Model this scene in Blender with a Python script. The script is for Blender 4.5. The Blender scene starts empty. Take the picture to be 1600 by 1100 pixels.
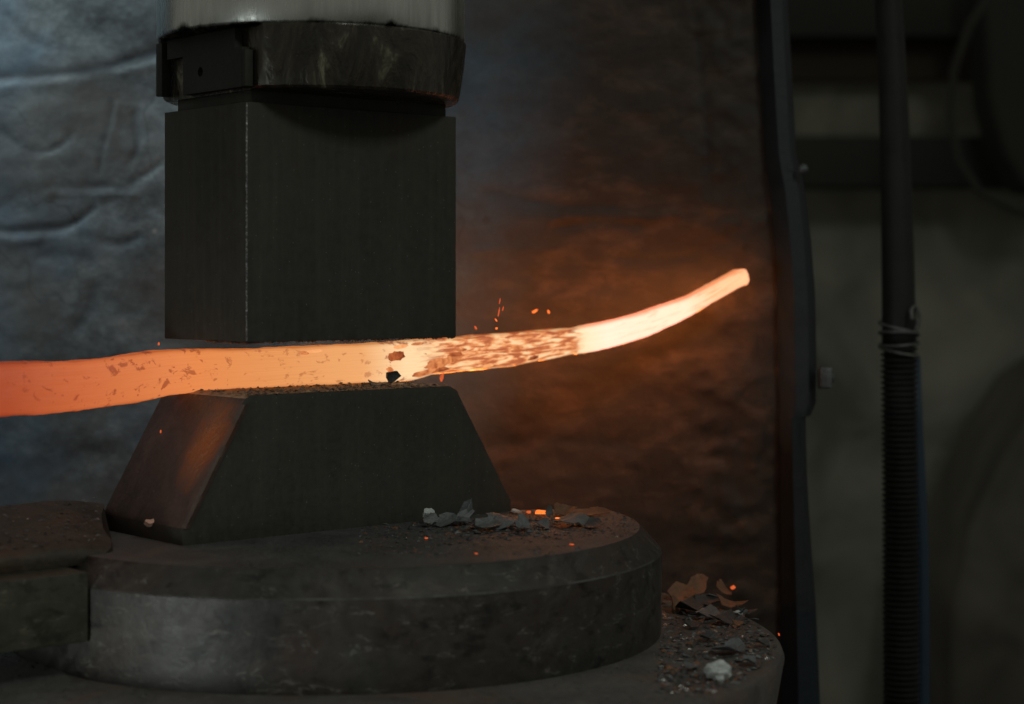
import bpy, bmesh, math, random
import numpy as np
from mathutils import Vector
random.seed(7); RNG = np.random.default_rng(7)
R_ = math.radians
scene = bpy.context.scene
COL = scene.collection
H = 1.0                       # height of the lens above the floor (metres)
F = 2900.0                    # focal length in photo pixels (1600 wide)

# ------------------------------------------------------------------ camera
cam_d = bpy.data.cameras.new("camera"); cam = bpy.data.objects.new("camera", cam_d); COL.objects.link(cam)
cam.location = (0, 0, H); cam.rotation_euler = (R_(90), 0, 0)
cam_d.sensor_width = 36.0; cam_d.lens = 36.0 * F / 1600.0
cam_d.shift_y = -110.0 / 1600.0
cam_d.clip_start = 0.05; cam_d.clip_end = 50
cam_d.dof.use_dof = True; cam_d.dof.focus_distance = 1.28; cam_d.dof.aperture_fstop = 5.6
scene.camera = cam
scene.view_settings.view_transform = 'Standard'; scene.view_settings.look = 'None'
scene.view_settings.exposure = 0; scene.view_settings.gamma = 1

# ------------------------------------------------------------------ light
world = bpy.data.worlds.new("World"); scene.world = world; world.use_nodes = True
bg = world.node_tree.nodes["Background"]
bg.inputs[0].default_value = (1.0, 0.99, 0.86, 1); bg.inputs[1].default_value = 0.165

def area(name, loc, target, size, energy, color, size_y=None):
    l = bpy.data.lights.new(name, 'AREA'); l.energy = energy; l.color = color
    l.size = size
    if size_y: l.shape = 'RECTANGLE'; l.size_y = size_y
    o = bpy.data.objects.new(name, l); COL.objects.link(o)
    o.location = loc
    d = Vector(target) - Vector(loc)
    o.rotation_euler = d.to_track_quat('-Z', 'Y').to_euler()
    return o
area("shop_window_light", (-0.84, 1.14, H + 0.72), (-0.56, 1.63, H + 0.27), 0.35, 1.6, (0.74, 0.92, 1.0), 0.30).data.spread = R_(62)
area("front_ceiling_light", (1.05, -0.15, H + 1.25), (-0.1, 1.25, H), 0.32, 8.0, (0.95, 1.0, 0.90))
area("block_fill_light", (-1.15, 0.05, H - 0.30), (-0.24, 1.06, H - 0.21), 0.30, 0.18, (0.92, 1.0, 0.98), 0.20).data.spread = R_(26)  # added fill light, narrow cone to brighten the round block's left front

# ------------------------------------------------------------------ helpers
def P(px, py, d):             # the point seen at photo pixel (px, py) at distance d
    return Vector(((px - 800) / F * d, d, H + (440 - py) / F * d))
ANG = R_(40.5); CU, SU = math.cos(ANG), math.sin(ANG)
X0, Y0 = (385 - 800) / F * 1.2, 1.2          # near corner of the dies
def W(s, t, z):               # die coordinates: s along the broad face, t into the die, z from lens height
    return Vector((X0 + CU * s - SU * t, Y0 + SU * s + CU * t, H + z))

def tag(o, label=None, cat=None, group=None, kind=None):
    if label: o["label"] = label
    if cat: o["category"] = cat
    if group: o["group"] = group
    if kind: o["kind"] = kind
    return o
def empty(name, loc, rz=0.0):
    o = bpy.data.objects.new(name, None); o.empty_display_size = 0.02
    o.location = loc; o.rotation_euler = (0, 0, rz); COL.objects.link(o); return o
def mesh_obj(name, verts, faces, mats, parent=None, smooth=False, midx=None, uv=None):
    me = bpy.data.meshes.new(name); me.from_pydata([tuple(v) for v in verts], [], [tuple(f) for f in faces])
    for m in (mats if isinstance(mats, (list, tuple)) else [mats]): me.materials.append(m)
    if midx is not None:
        for p, i in zip(me.polygons, midx): p.material_index = i
    if smooth: me.polygons.foreach_set("use_smooth", [True] * len(me.polygons))
    if uv is not None:
        l = me.uv_layers.new(name="UVMap")
        vi = np.empty(len(me.loops), dtype=np.int32); me.loops.foreach_get("vertex_index", vi)
        l.data.foreach_set("uv", np.asarray(uv, dtype=np.float32)[vi].ravel())
    me.update()
    o = bpy.data.objects.new(name, me); COL.objects.link(o)
    if parent is not None: o.parent = parent
    return o
def bm_obj(name, bm, mats, parent=None, bevel=0.0, seg=2, smooth=True, edge_mat=None, ang=30, sharp=35):
    if bevel > 0:
        bmesh.ops.recalc_face_normals(bm, faces=bm.faces); bm.normal_update()
        es = [e for e in bm.edges if len(e.link_faces) == 2 and e.calc_face_angle(0) > R_(ang)]
        r = bmesh.ops.bevel(bm, geom=es, offset=bevel, segments=seg, profile=0.6, affect='EDGES', clamp_overlap=True)
        if edge_mat is not None:
            for f in r['faces']: f.material_index = edge_mat
    bmesh.ops.recalc_face_normals(bm, faces=bm.faces)
    me = bpy.data.meshes.new(name); bm.to_mesh(me); bm.free()
    for m in (mats if isinstance(mats, (list, tuple)) else [mats]): me.materials.append(m)
    if smooth:
        me.polygons.foreach_set("use_smooth", [True] * len(me.polygons))
        try: me.set_sharp_from_angle(angle=R_(sharp))
        except Exception: pass
    o = bpy.data.objects.new(name, me); COL.objects.link(o)
    if parent is not None: o.parent = parent
    return o
def prism(bm, poly, z0, z1, axes=(0, 1, 2), top_poly=None):
    """poly: 2D outline, extruded from z0 to z1 along axes[2]."""
    def mk(p, z):
        v = [0, 0, 0]; v[axes[0]] = p[0]; v[axes[1]] = p[1]; v[axes[2]] = z; return bm.verts.new(v)
    a = [mk(p, z0) for p in poly]; b = [mk(p, z1) for p in (top_poly or poly)]
    n = len(poly); fs = [bm.faces.new(a[::-1]), bm.faces.new(b)]
    for i in range(n): fs.append(bm.faces.new((a[i], a[(i + 1) % n], b[(i + 1) % n], b[i])))
    return fs
def rect(x0, x1, y0, y1): return [(x0, y0), (x1, y0), (x1, y1), (x0, y1)]
def loft(bm, rings, cap=True):
    vs = [[bm.verts.new(p) for p in r] for r in rings]; n = len(rings[0])
    for a, b in zip(vs, vs[1:]):
        for i in range(n): bm.faces.new((a[i], a[(i + 1) % n], b[(i + 1) % n], b[i]))
    if cap: bm.faces.new(vs[0][::-1]); bm.faces.new(vs[-1])
    return vs
def tube_data(pts, rad, n=12):
    V, Fc = [], []
    pts = [Vector(p) for p in pts]
    for i, p in enumerate(pts):
        d = (pts[min(i + 1, len(pts) - 1)] - pts[max(i - 1, 0)]).normalized()
        a = d.cross(Vector((0, 1, 0.01))).normalized()
        if a.length < .1: a = d.cross(Vector((1, 0, 0))).normalized()
        b = d.cross(a).normalized(); r = rad[i] if hasattr(rad, '__len__') else rad
        for k in range(n):
            w = 2 * math.pi * k / n; V.append(p + a * (r * math.cos(w)) + b * (r * math.sin(w)))
    for i in range(len(pts) - 1):
        for k in range(n):
            Fc.append((i * n + k, i * n + (k + 1) % n, (i + 1) * n + (k + 1) % n, (i + 1) * n + k))
    Fc.append(tuple(range(n))[::-1]); Fc.append(tuple((len(pts) - 1) * n + k for k in range(n)))
    return V, Fc
# value noise on numpy grids
_perm = RNG.random((257, 257))
def vnoise(x, y, sx, sy, ox=0.0, oy=0.0):
    x = x * sx + ox; y = y * sy + oy
    xi = np.floor(x).astype(int); yi = np.floor(y).astype(int); fx = x - xi; fy = y - yi
    fx = fx * fx * (3 - 2 * fx); fy = fy * fy * (3 - 2 * fy)
    g = lambda a, b: _perm[a % 257, b % 257]
    return ((g(xi, yi) * (1 - fx) + g(xi + 1, yi) * fx) * (1 - fy) + (g(xi, yi + 1) * (1 - fx) + g(xi + 1, yi + 1) * fx) * fy) * 2 - 1

# ------------------------------------------------------------------ materials
class Mat:
    def __init__(s, name, base=(0.5, 0.5, 0.5), rough=0.6, metal=0.0, spec=0.5):
        s.m = bpy.data.materials.new(name); s.m.use_nodes = True; s.nt = s.m.node_tree; s.n = s.nt.nodes
        s.b = s.n["Principled BSDF"]; s.b.inputs["Base Color"].default_value = (*base, 1)
        s.b.inputs["Roughness"].default_value = rough; s.b.inputs["Metallic"].default_value = metal
        s.b.inputs["Specular IOR Level"].default_value = spec
        s.tc = s.n.new("ShaderNodeTexCoord")
    def L(s, a, b): s.nt.links.new(a, b)
    def mapping(s, scale=(1, 1, 1), rot=(0, 0, 0), src="Object"):
        mp = s.n.new("ShaderNodeMapping"); mp.inputs["Scale"].default_value = scale; mp.inputs["Rotation"].default_value = rot
        s.L(s.tc.outputs[src], mp.inputs[0]); return mp.outputs[0]
    def noise(s, vec, scale, detail=4, rough=0.55, dist=0.0):
        t = s.n.new("ShaderNodeTexNoise"); t.inputs["Scale"].default_value = scale; t.inputs["Detail"].default_value = detail
        t.inputs["Roughness"].default_value = rough; t.inputs["Distortion"].default_value = dist; s.L(vec, t.inputs["Vector"]); return t.outputs["Fac"]
    def voro(s, vec, scale, feature='F1', out="Distance", rnd=1.0):
        t = s.n.new("ShaderNodeTexVoronoi"); t.feature = feature; t.inputs["Scale"].default_value = scale
        t.inputs["Randomness"].default_value = rnd; s.L(vec, t.inputs["Vector"]); return t.outputs[out]
    def ramp(s, fac, stops, interp='LINEAR'):
        r = s.n.new("ShaderNodeValToRGB"); r.color_ramp.interpolation = interp; e = r.color_ramp.elements
        while len(e) < len(stops): e.new(0.5)
        for k, (p, c) in zip(e, stops):
            k.position = p; k.color = (c, c, c, 1) if not hasattr(c, '__len__') else (*c, 1)
        s.L(fac, r.inputs[0]); return r.outputs[0]
    def mix(s, fac, a, b, mode='MIX'):
        m = s.n.new("ShaderNodeMix"); m.data_type = 'RGBA'; m.blend_type = mode
        for ix, v in ((0, fac), (6, a), (7, b)):
            sock = m.inputs[ix]
            if isinstance(v, (int, float)): sock.default_value = v if ix == 0 else (v, v, v, 1)
            elif isinstance(v, tuple): sock.default_value = (*v, 1)
            else: s.L(v, sock)
        return m.outputs[2]
    def math(s, op, a, b=0.0):
        m = s.n.new("ShaderNodeMath"); m.operation = op
        for k, v in enumerate((a, b)):
            if isinstance(v, (int, float)): m.inputs[k].default_value = v
            else: s.L(v, m.inputs[k])
        return m.outputs[0]
    def color(s, c): s.L(c, s.b.inputs["Base Color"])
    def rough(s, c): s.L(c, s.b.inputs["Roughness"])
    def bump(s, h, strength=0.3, dist=0.001, prev=None):
        b = s.n.new("ShaderNodeBump"); b.inputs["Strength"].default_value = strength; b.inputs["Distance"].default_value = dist
        s.L(h, b.inputs["Height"])
        if prev is not None: s.L(prev, b.inputs["Normal"])
        s.L(b.outputs[0], s.b.inputs["Normal"]); return b.outputs[0]

def forged(name, dark, light, rough=(0.45, 0.75), scale=18, metal=0.25, spec=0.4, speck=True, bump=0.35, rust=None, rust_at=(0.55, 0.72), streak=0.0, scuff=0.0):
    M = Mat(name, metal=metal, spec=spec); v = M.mapping()
    n1 = M.noise(v, scale, 6, 0.6, 0.4); n2 = M.noise(v, scale * 9, 5, 0.65)
    c = M.ramp(n1, [(0.3, dark), (0.7, light)])
    c = M.mix(M.ramp(n2, [(0.35, 0.0), (0.75, 0.45)]), c, tuple(x * 1.7 for x in light))
    if rust:
        n3 = M.noise(v, scale * 0.45, 7, 0.65, 0.8)
        c = M.mix(M.ramp(n3, [(rust_at[0], 0.0), (rust_at[1], 0.9)]), c, rust)
    if streak:      # grinding and slide marks
        st = M.noise(M.mapping((1, 1, 0.04)), 150, 4, 0.7)
        c = M.mix(M.ramp(st, [(0.45, 0.0), (0.75, streak)]), c, tuple(x * 2.6 for x in light))
        c = M.mix(M.ramp(M.noise(M.mapping((1, 1, 0.3)), 7, 5, 0.6, 0.5), [(0.5, 0.0), (0.72, 0.5)]), c, (light[0] * 1.5, light[1] * 1.1, light[2] * 0.9))
    if scuff:       # rubbed patches and short scratches
        s1 = M.noise(M.mapping((1, 1, 1)), 6.5, 7, 0.72, 1.2)
        c = M.mix(M.ramp(s1, [(0.54, 0.0), (0.72, scuff)]), c, tuple(x * 3.2 for x in light))
        s2 = M.math('ABSOLUTE', M.math('SUBTRACT', M.noise(M.mapping((1, 1, 3.5), (0.0, 0.15, 0.0)), 14, 4, 0.6, 0.3), 0.5))
        c = M.mix(M.math('MULTIPLY', M.ramp(s2, [(0.0, scuff), (0.008, 0.0)]), M.ramp(n2, [(0.45, 0.0), (0.6, 1.0)])), c, tuple(x * 5 for x in light))
        s3 = M.noise(M.mapping((1, 1, 1.6)), 45, 5, 0.7, 0.3)
        c = M.mix(M.ramp(s3, [(0.36, 0.75), (0.47, 0.0)]), c, tuple(x * 0.5 for x in dark))
    if speck:
        d = M.voro(v, 380); r = M.voro(v, 380, out="Color")
        sp = M.math('MULTIPLY', M.math('LESS_THAN', d, 0.14), M.math('GREATER_THAN', r, 0.86))
        c = M.mix(sp, c, (0.10, 0.10, 0.09))
    M.color(c)
    M.rough(M.ramp(n2, [(0.3, rough[0]), (0.75, rough[1])]))
    b = M.bump(n2, bump, 0.0008); M.bump(M.noise(v, scale * 60, 3, 0.6), bump * 0.7, 0.0003, b)
    return M.m

m_die = forged("black_oxide_steel", (0.024, 0.0236, 0.0195), (0.037, 0.0362, 0.030), (0.6, 0.85), 14, 0.0, 0.16, streak=0.16)
m_die_low = forged("forge_blackened_steel", (0.021, 0.0208, 0.0172), (0.036, 0.0348, 0.0285), (0.55, 0.85), 20, 0.0, 0.2, bump=0.5, streak=0.12)
m_slope_old = forged("rusty_steel_bar_glow", (0.022, 0.015, 0.013), (0.045, 0.029, 0.024), (0.45, 0.75), 26, 0.1, 0.3, bump=0.6, rust=(0.20, 0.055, 0.016), rust_at=(0.56, 0.70))
def slope():
    M = Mat("rusty_steel_bar_glow", metal=0.1, spec=0.35); v = M.mapping(); sp = M.n.new("ShaderNodeSeparateXYZ"); M.L(v, sp.inputs[0])
    n = M.noise(v, 40, 6, 0.65, 0.6); f = M.noise(v, 300, 4, 0.7)
    c = M.ramp(n, [(0.32, (0.034, 0.022, 0.018)), (0.68, (0.085, 0.052, 0.042))])  # brown-red base includes the bar's orange light on the slope
    # scooped hollow with orange rust near the top front
    dy = M.math('SUBTRACT', sp.outputs["Y"], 0.021); dz = M.math('SUBTRACT', sp.outputs["Z"], 0.066)
    d = M.math('SQRT', M.math('ADD', M.math('MULTIPLY', dy, dy), M.math('MULTIPLY', M.math('MULTIPLY', dz, dz), 0.55)))
    dd = M.math('ADD', d, M.math('MULTIPLY', M.math('SUBTRACT', n, 0.5), 0.034))
    c = M.mix(M.ramp(dd, [(0.004, 0.75), (0.013, 0.45), (0.023, 0.0)]), c, M.mix(f, (0.26, 0.065, 0.016), (0.42, 0.13, 0.035)))
    c = M.mix(M.ramp(f, [(0.66, 0.0), (0.74, 0.6)]), c, (0.25, 0.2, 0.17))
    M.color(c); M.rough(M.ramp(f, [(0.3, 0.4), (0.7, 0.75)]))
    b = M.bump(M.ramp(dd, [(0.0, 0.0), (0.016, 1.0)]), 0.8, 0.004); b = M.bump(n, 0.5, 0.0012, b); M.bump(f, 0.6, 0.0004, b); return M.m
m_slope = slope()
m_sow = forged("worn_grey_casting", (0.009, 0.0088, 0.0078), (0.036, 0.034, 0.030), (0.42, 0.62), 11, 0.2, 0.45, speck=False, bump=0.55, scuff=0.6, rust=(0.045, 0.029, 0.022), rust_at=(0.5, 0.7))
m_sow_top = forged("sooty_casting_top", (0.03, 0.031, 0.031), (0.085, 0.088, 0.086), (0.45, 0.8), 30, 0.2, 0.4, bump=0.9, rust=(0.10, 0.07, 0.055), rust_at=(0.56, 0.75))
m_flange = forged("dusty_casting", (0.035, 0.033, 0.031), (0.09, 0.085, 0.078), (0.5, 0.8), 22, 0.15, 0.4, bump=0.9, rust=(0.12, 0.07, 0.05), rust_at=(0.5, 0.7))
m_key = forged("olive_cast_steel", (0.022, 0.022, 0.016), (0.05, 0.049, 0.036), (0.45, 0.7), 9, 0.15, 0.4, speck=False, bump=0.4, scuff=0.35)
m_keyrust = forged("rusty_key_steel", (0.020, 0.018, 0.015), (0.060, 0.048, 0.036), (0.5, 0.8), 34, 0.15, 0.4, bump=0.9, rust=(0.11, 0.065, 0.040), rust_at=(0.52, 0.7))
m_flake = forged("grey_scale_flake", (0.055, 0.061, 0.064), (0.14, 0.152, 0.156), (0.4, 0.7), 60, 0.3, 0.5, speck=False, bump=0.6)
m_flake_dark = forged("dark_scale_flake", (0.022, 0.023, 0.024), (0.065, 0.065, 0.065), (0.35, 0.65), 60, 0.3, 0.5, speck=False, bump=0.6)
m_flake_rust = forged("brown_scale_flake", (0.07, 0.035, 0.02), (0.20, 0.095, 0.05), (0.5, 0.8), 60, 0.1, 0.4, speck=False, bump=0.6)
m_die_glow = forged("glow_lit_scale", (0.12, 0.07, 0.045), (0.34, 0.20, 0.12), (0.5, 0.8), 60, 0.0, 0.4, speck=False, bump=0.6)  # scale on the die top, the bar's orange glow put into its colour
m_flake_pale = forged("pale_ash_lump", (0.28, 0.31, 0.31), (0.50, 0.53, 0.52), (0.6, 0.9), 90, 0.0, 0.4, speck=False, bump=0.8)
m_flake_pink = forged("pinkish_chip", (0.45, 0.28, 0.22), (0.65, 0.40, 0.32), (0.6, 0.9), 90, 0.0, 0.4, speck=False, bump=0.8)

def worn_edge():
    M = Mat("worn_edge_highlight", metal=0.2, spec=0.5); v = M.mapping()  # worn steel with the corner's highlight painted into the colour
    n = M.noise(v, 420, 5, 0.75); c = M.ramp(n, [(0.42, 0.04), (0.54, 0.14), (0.66, 0.42)])
    M.color(c); M.rough(M.ramp(n, [(0.4, 0.6), (0.7, 0.3)])); M.bump(n, 0.5, 0.0006); return M.m
m_edge = worn_edge()
def edge_soft():
    M = Mat("rubbed_rim_highlight", metal=0.5, spec=0.5); v = M.mapping(); n = M.noise(v, 30, 5, 0.7)  # rubbed rim, its highlight line put in as a lighter colour
    M.color(M.ramp(n, [(0.45, (0.04, 0.038, 0.034)), (0.72, (0.12, 0.123, 0.12))])); M.rough(M.ramp(n, [(0.4, 0.55), (0.7, 0.35)])); return M.m
m_edge_soft = edge_soft()

def polished():
    M = Mat("polished_ram_steel", metal=1.0); v = M.mapping((1, 1, 0.06)); v2 = M.mapping((1, 1, 0.35))
    n = M.noise(v, 240, 4, 0.6); big = M.noise(v2, 16, 5, 0.6, 0.6)
    c = M.mix(M.ramp(n, [(0.35, 0.0), (0.7, 0.5)]), (0.56, 0.58, 0.55), (0.40, 0.415, 0.395))
    c = M.mix(M.ramp(big, [(0.45, 0.0), (0.68, 0.55)]), c, (0.24, 0.243, 0.22))
    # black oil creeping up from the lower rim
    vz = M.n.new("ShaderNodeSeparateXYZ"); M.L(M.tc.outputs["Object"], vz.inputs[0])
    wob = M.noise(M.mapping((1, 1, 0.5)), 26, 4, 0.6, 1.5)
    hgt = M.math('SUBTRACT', vz.outputs["Z"], M.math('MULTIPLY', wob, 0.018))
    M.color(M.mix(M.ramp(hgt, [(0.1570, 1.0), (0.1590, 0.0)]), c, (0.012, 0.012, 0.010)))
    M.rough(M.ramp(n, [(0.3, 0.22), (0.7, 0.36)])); M.bump(n, 0.05, 0.0002)
    M.b.inputs["Anisotropic"].default_value = 0.6
    return M.m
m_polish = polished()
def oily():
    M = Mat("oily_black_collar", metal=0.45, spec=0.7); v = M.mapping((1, 1, 0.35))
    n = M.noise(v, 38, 6, 0.65, 1.6); n2 = M.noise(v, 150, 4, 0.6, 0.5)
    c = M.ramp(n, [(0.45, (0.020, 0.018, 0.013)), (0.58, (0.045, 0.039, 0.026)), (0.70, (0.24, 0.23, 0.16))])
    M.color(c); M.rough(M.ramp(n2, [(0.3, 0.12), (0.7, 0.42)]))
    b = M.bump(n, 0.55, 0.003); M.bump(n2, 0.35, 0.0008, b); return M.m
m_oily = oily()
m_pad = forged("greasy_key_plate", (0.012, 0.012, 0.010), (0.022, 0.022, 0.018), (0.5, 0.75), 30, 0.0, 0.25, bump=0.5)
m_hole = Mat("dark_bore", (0.006, 0.006, 0.006), 0.6).m

def wall_mat():
    M = Mat("scarred_shield_paint", metal=0.15, spec=0.45); v = M.mapping()
    sp = M.n.new("ShaderNodeSeparateXYZ"); M.L(v, sp.inputs[0])
    big = M.noise(v, 5.5, 7, 0.6, 0.1); mid = M.noise(M.mapping((1, 1, 1.7)), 15, 9, 0.74, 0.0); fine = M.noise(v, 120, 5, 0.7)
    c = M.ramp(mid, [(0.36, (0.016, 0.018, 0.018)), (0.49, (0.052, 0.061, 0.063)), (0.62, (0.105, 0.120, 0.120))])
    blue = M.ramp(M.noise(v, 6.5, 3, 0.5, 0.3), [(0.54, 0.0), (0.66, 0.8)])
    ex = M.n.new("ShaderNodeMapRange"); ex.inputs["From Min"].default_value = -0.13; ex.inputs["From Max"].default_value = -0.05; ex.inputs["To Max"].default_value = 0.8; M.L(sp.outputs["X"], ex.inputs["Value"])
    ey = M.n.new("ShaderNodeMapRange"); ey.inputs["From Min"].default_value = -0.415; ey.inputs["From Max"].default_value = -0.445; ey.inputs["To Max"].default_value = 0.5; M.L(sp.outputs["X"], ey.inputs["Value"])
    blue = M.math('MAXIMUM', blue, M.math('MAXIMUM', ex.outputs[0], ey.outputs[0]))
    c = M.mix(blue, c, (0.030, 0.058, 0.086))
    grime = M.ramp(big, [(0.46, 0.0), (0.62, 0.75)])
    c = M.mix(grime, c, (0.045, 0.038, 0.030))
    c = M.mix(M.ramp(fine, [(0.35, 0.35), (0.6, 0.0)]), c, (0.03, 0.03, 0.03))
    # hairline scratches and small dark pits
    sc = M.math('ABSOLUTE', M.math('SUBTRACT', M.noise(M.mapping((1, 1, 0.6), (0, 0.5, 0.3)), 11, 3, 0.5, 0.4), 0.5))
    sk = M.math('MULTIPLY', M.ramp(sc, [(0.0, 1.0), (0.006, 0.0)]), M.ramp(M.noise(v, 9, 2), [(0.5, 0.0), (0.58, 0.6)]))
    c = M.mix(sk, c, (0.02, 0.02, 0.02))
    pd = M.voro(v, 55); pr = M.voro(v, 55, out="Color")
    pit = M.math('MULTIPLY', M.ramp(pd, [(0.12, 1.0), (0.26, 0.0)]), M.math('GREATER_THAN', pr, 0.72))
    c = M.mix(M.math('MULTIPLY', pit, 0.6), c, (0.022, 0.022, 0.022))
    # base colour changes to a darker brown towards the free edge
    xx = M.math('ADD', sp.outputs["X"], M.math('ADD', M.math('MULTIPLY', big, 0.10), M.math('MULTIPLY', M.math('SUBTRACT', sp.outputs["Z"], H), -0.22)))
    brown_ramp = M.ramp(M.math('MULTIPLY_ADD', xx, 1.0) , [(0.0, 0.0), (1.0, 1.0)])
    mr = M.n.new("ShaderNodeMapRange"); mr.inputs["From Min"].default_value = 0.0; mr.inputs["From Max"].default_value = 0.075
    M.L(xx, mr.inputs["Value"])
    mid2 = M.noise(M.mapping((1, 1, 2.2)), 26, 6, 0.62, 0.3)
    bc = M.ramp(mid2, [(0.30, (0.015, 0.011, 0.0085)), (0.52, (0.026, 0.018, 0.0125)), (0.70, (0.058, 0.038, 0.025))])
    c = M.mix(mr.outputs[0], c, bc)
    at = M.n.new("ShaderNodeAttribute"); at.attribute_name = "groove"      # colour darkened along the creases
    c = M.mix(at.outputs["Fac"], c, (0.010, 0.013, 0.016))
    # pale worn chips
    d = M.voro(v, 42); r = M.voro(v, 42, out="Color")
    chip = M.math('MULTIPLY', M.math('LESS_THAN', d, 0.12), M.math('GREATER_THAN', r, 0.93))
    c = M.mix(chip, c, (0.13, 0.13, 0.12))
    M.color(c); M.rough(M.ramp(mid, [(0.3, 0.78), (0.7, 0.60)]))
    b = M.bump(mid, 0.18, 0.0016); b = M.bump(fine, 0.6, 0.0009, b); M.bump(M.noise(v, 420, 3, 0.6), 0.5, 0.0003, b); return M.m
m_wall = wall_mat()
def plain(name, dark, light, scale=8, rough=(0.6, 0.85), metal=0.0, spec=0.3, bump=0.3):
    M = Mat(name, metal=metal, spec=spec); v = M.mapping(); n = M.noise(v, scale, 6, 0.6, 0.6)
    M.color(M.ramp(n, [(0.32, dark), (0.68, light)])); M.rough(M.ramp(n, [(0.3, rough[0]), (0.7, rough[1])]))
    M.bump(M.noise(v, scale * 8, 4, 0.6), bump, 0.002); return M.m
m_rim = plain("blue_black_rim_paint", (0.008, 0.0115, 0.0135), (0.016, 0.021, 0.024), 14, (0.45, 0.7))
m_rimblue = plain("blue_rim_paint", (0.006, 0.011, 0.016), (0.010, 0.017, 0.024), 14, (0.45, 0.7))
m_bolt = plain("grey_bolt_steel", (0.03, 0.034, 0.036), (0.08, 0.088, 0.09), 60, (0.35, 0.5), 0.4)
m_back = plain("olive_shop_wall", (0.12, 0.118, 0.094), (0.31, 0.303, 0.245), 3.6, (0.8, 0.95))
m_backdark = plain("sooty_beam", (0.018, 0.018, 0.016), (0.032, 0.031, 0.026), 4, (0.7, 0.9))
m_housing = plain("sooty_housing_paint", (0.05, 0.046, 0.037), (0.13, 0.122, 0.097), 4, (0.7, 0.9))
m_brown = plain("brown_plank_paint", (0.04, 0.030, 0.020), (0.065, 0.050, 0.034), 4, (0.7, 0.9))
m_hose = plain("black_rubber_hose", (0.008, 0.008, 0.008), (0.016, 0.015, 0.014), 30, (0.5, 0.7), 0, 0.2)
m_bluecable = plain("blue_hose_rubber", (0.009, 0.024, 0.042), (0.012, 0.032, 0.055), 30, (0.5, 0.6), 0, 0.4)
m_wire = plain("grey_tie_wire", (0.06, 0.06, 0.058), (0.13, 0.13, 0.125), 80, (0.35, 0.5), 0.6)
m_floor = plain("concrete_floor", (0.05, 0.05, 0.047), (0.10, 0.10, 0.093), 3, (0.8, 0.95))

# heat colours: U of the UV map is the photo-pixel station along the bar / 1200, V goes round the section
HEAT = [(-0.10, (0.36, 0.060, 0.020)), (0.0, (0.40, 0.070, 0.024)), (0.10, (0.60, 0.140, 0.044)), (0.24, (0.80, 0.25, 0.075)),
        (0.36, (0.82, 0.33, 0.110)), (0.46, (0.90, 0.42, 0.16)), (0.515, (1.05, 0.72, 0.40)), (0.60, (1.05, 0.74, 0.40)), (0.745, (1.10, 0.86, 0.52)), (0.78, (2.4, 0.94, 0.70)),
        (0.885, (2.4, 0.92, 0.64)), (0.92, (1.6, 0.70, 0.38)), (1.0, (1.4, 0.62, 0.30))]
def heat_nodes(M, gain=1.0):
    s = M.n.new("ShaderNodeSeparateXYZ"); M.L(M.tc.outputs["UV"], s.inputs[0])
    u = M.math('MULTIPLY', M.math('ADD', s.outputs["X"], 0.10), 1 / 1.10)
    return s, M.ramp(u, [((p + 0.10) / 1.10, tuple(x * 0.24 for x in c)) for p, c in HEAT])
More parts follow.
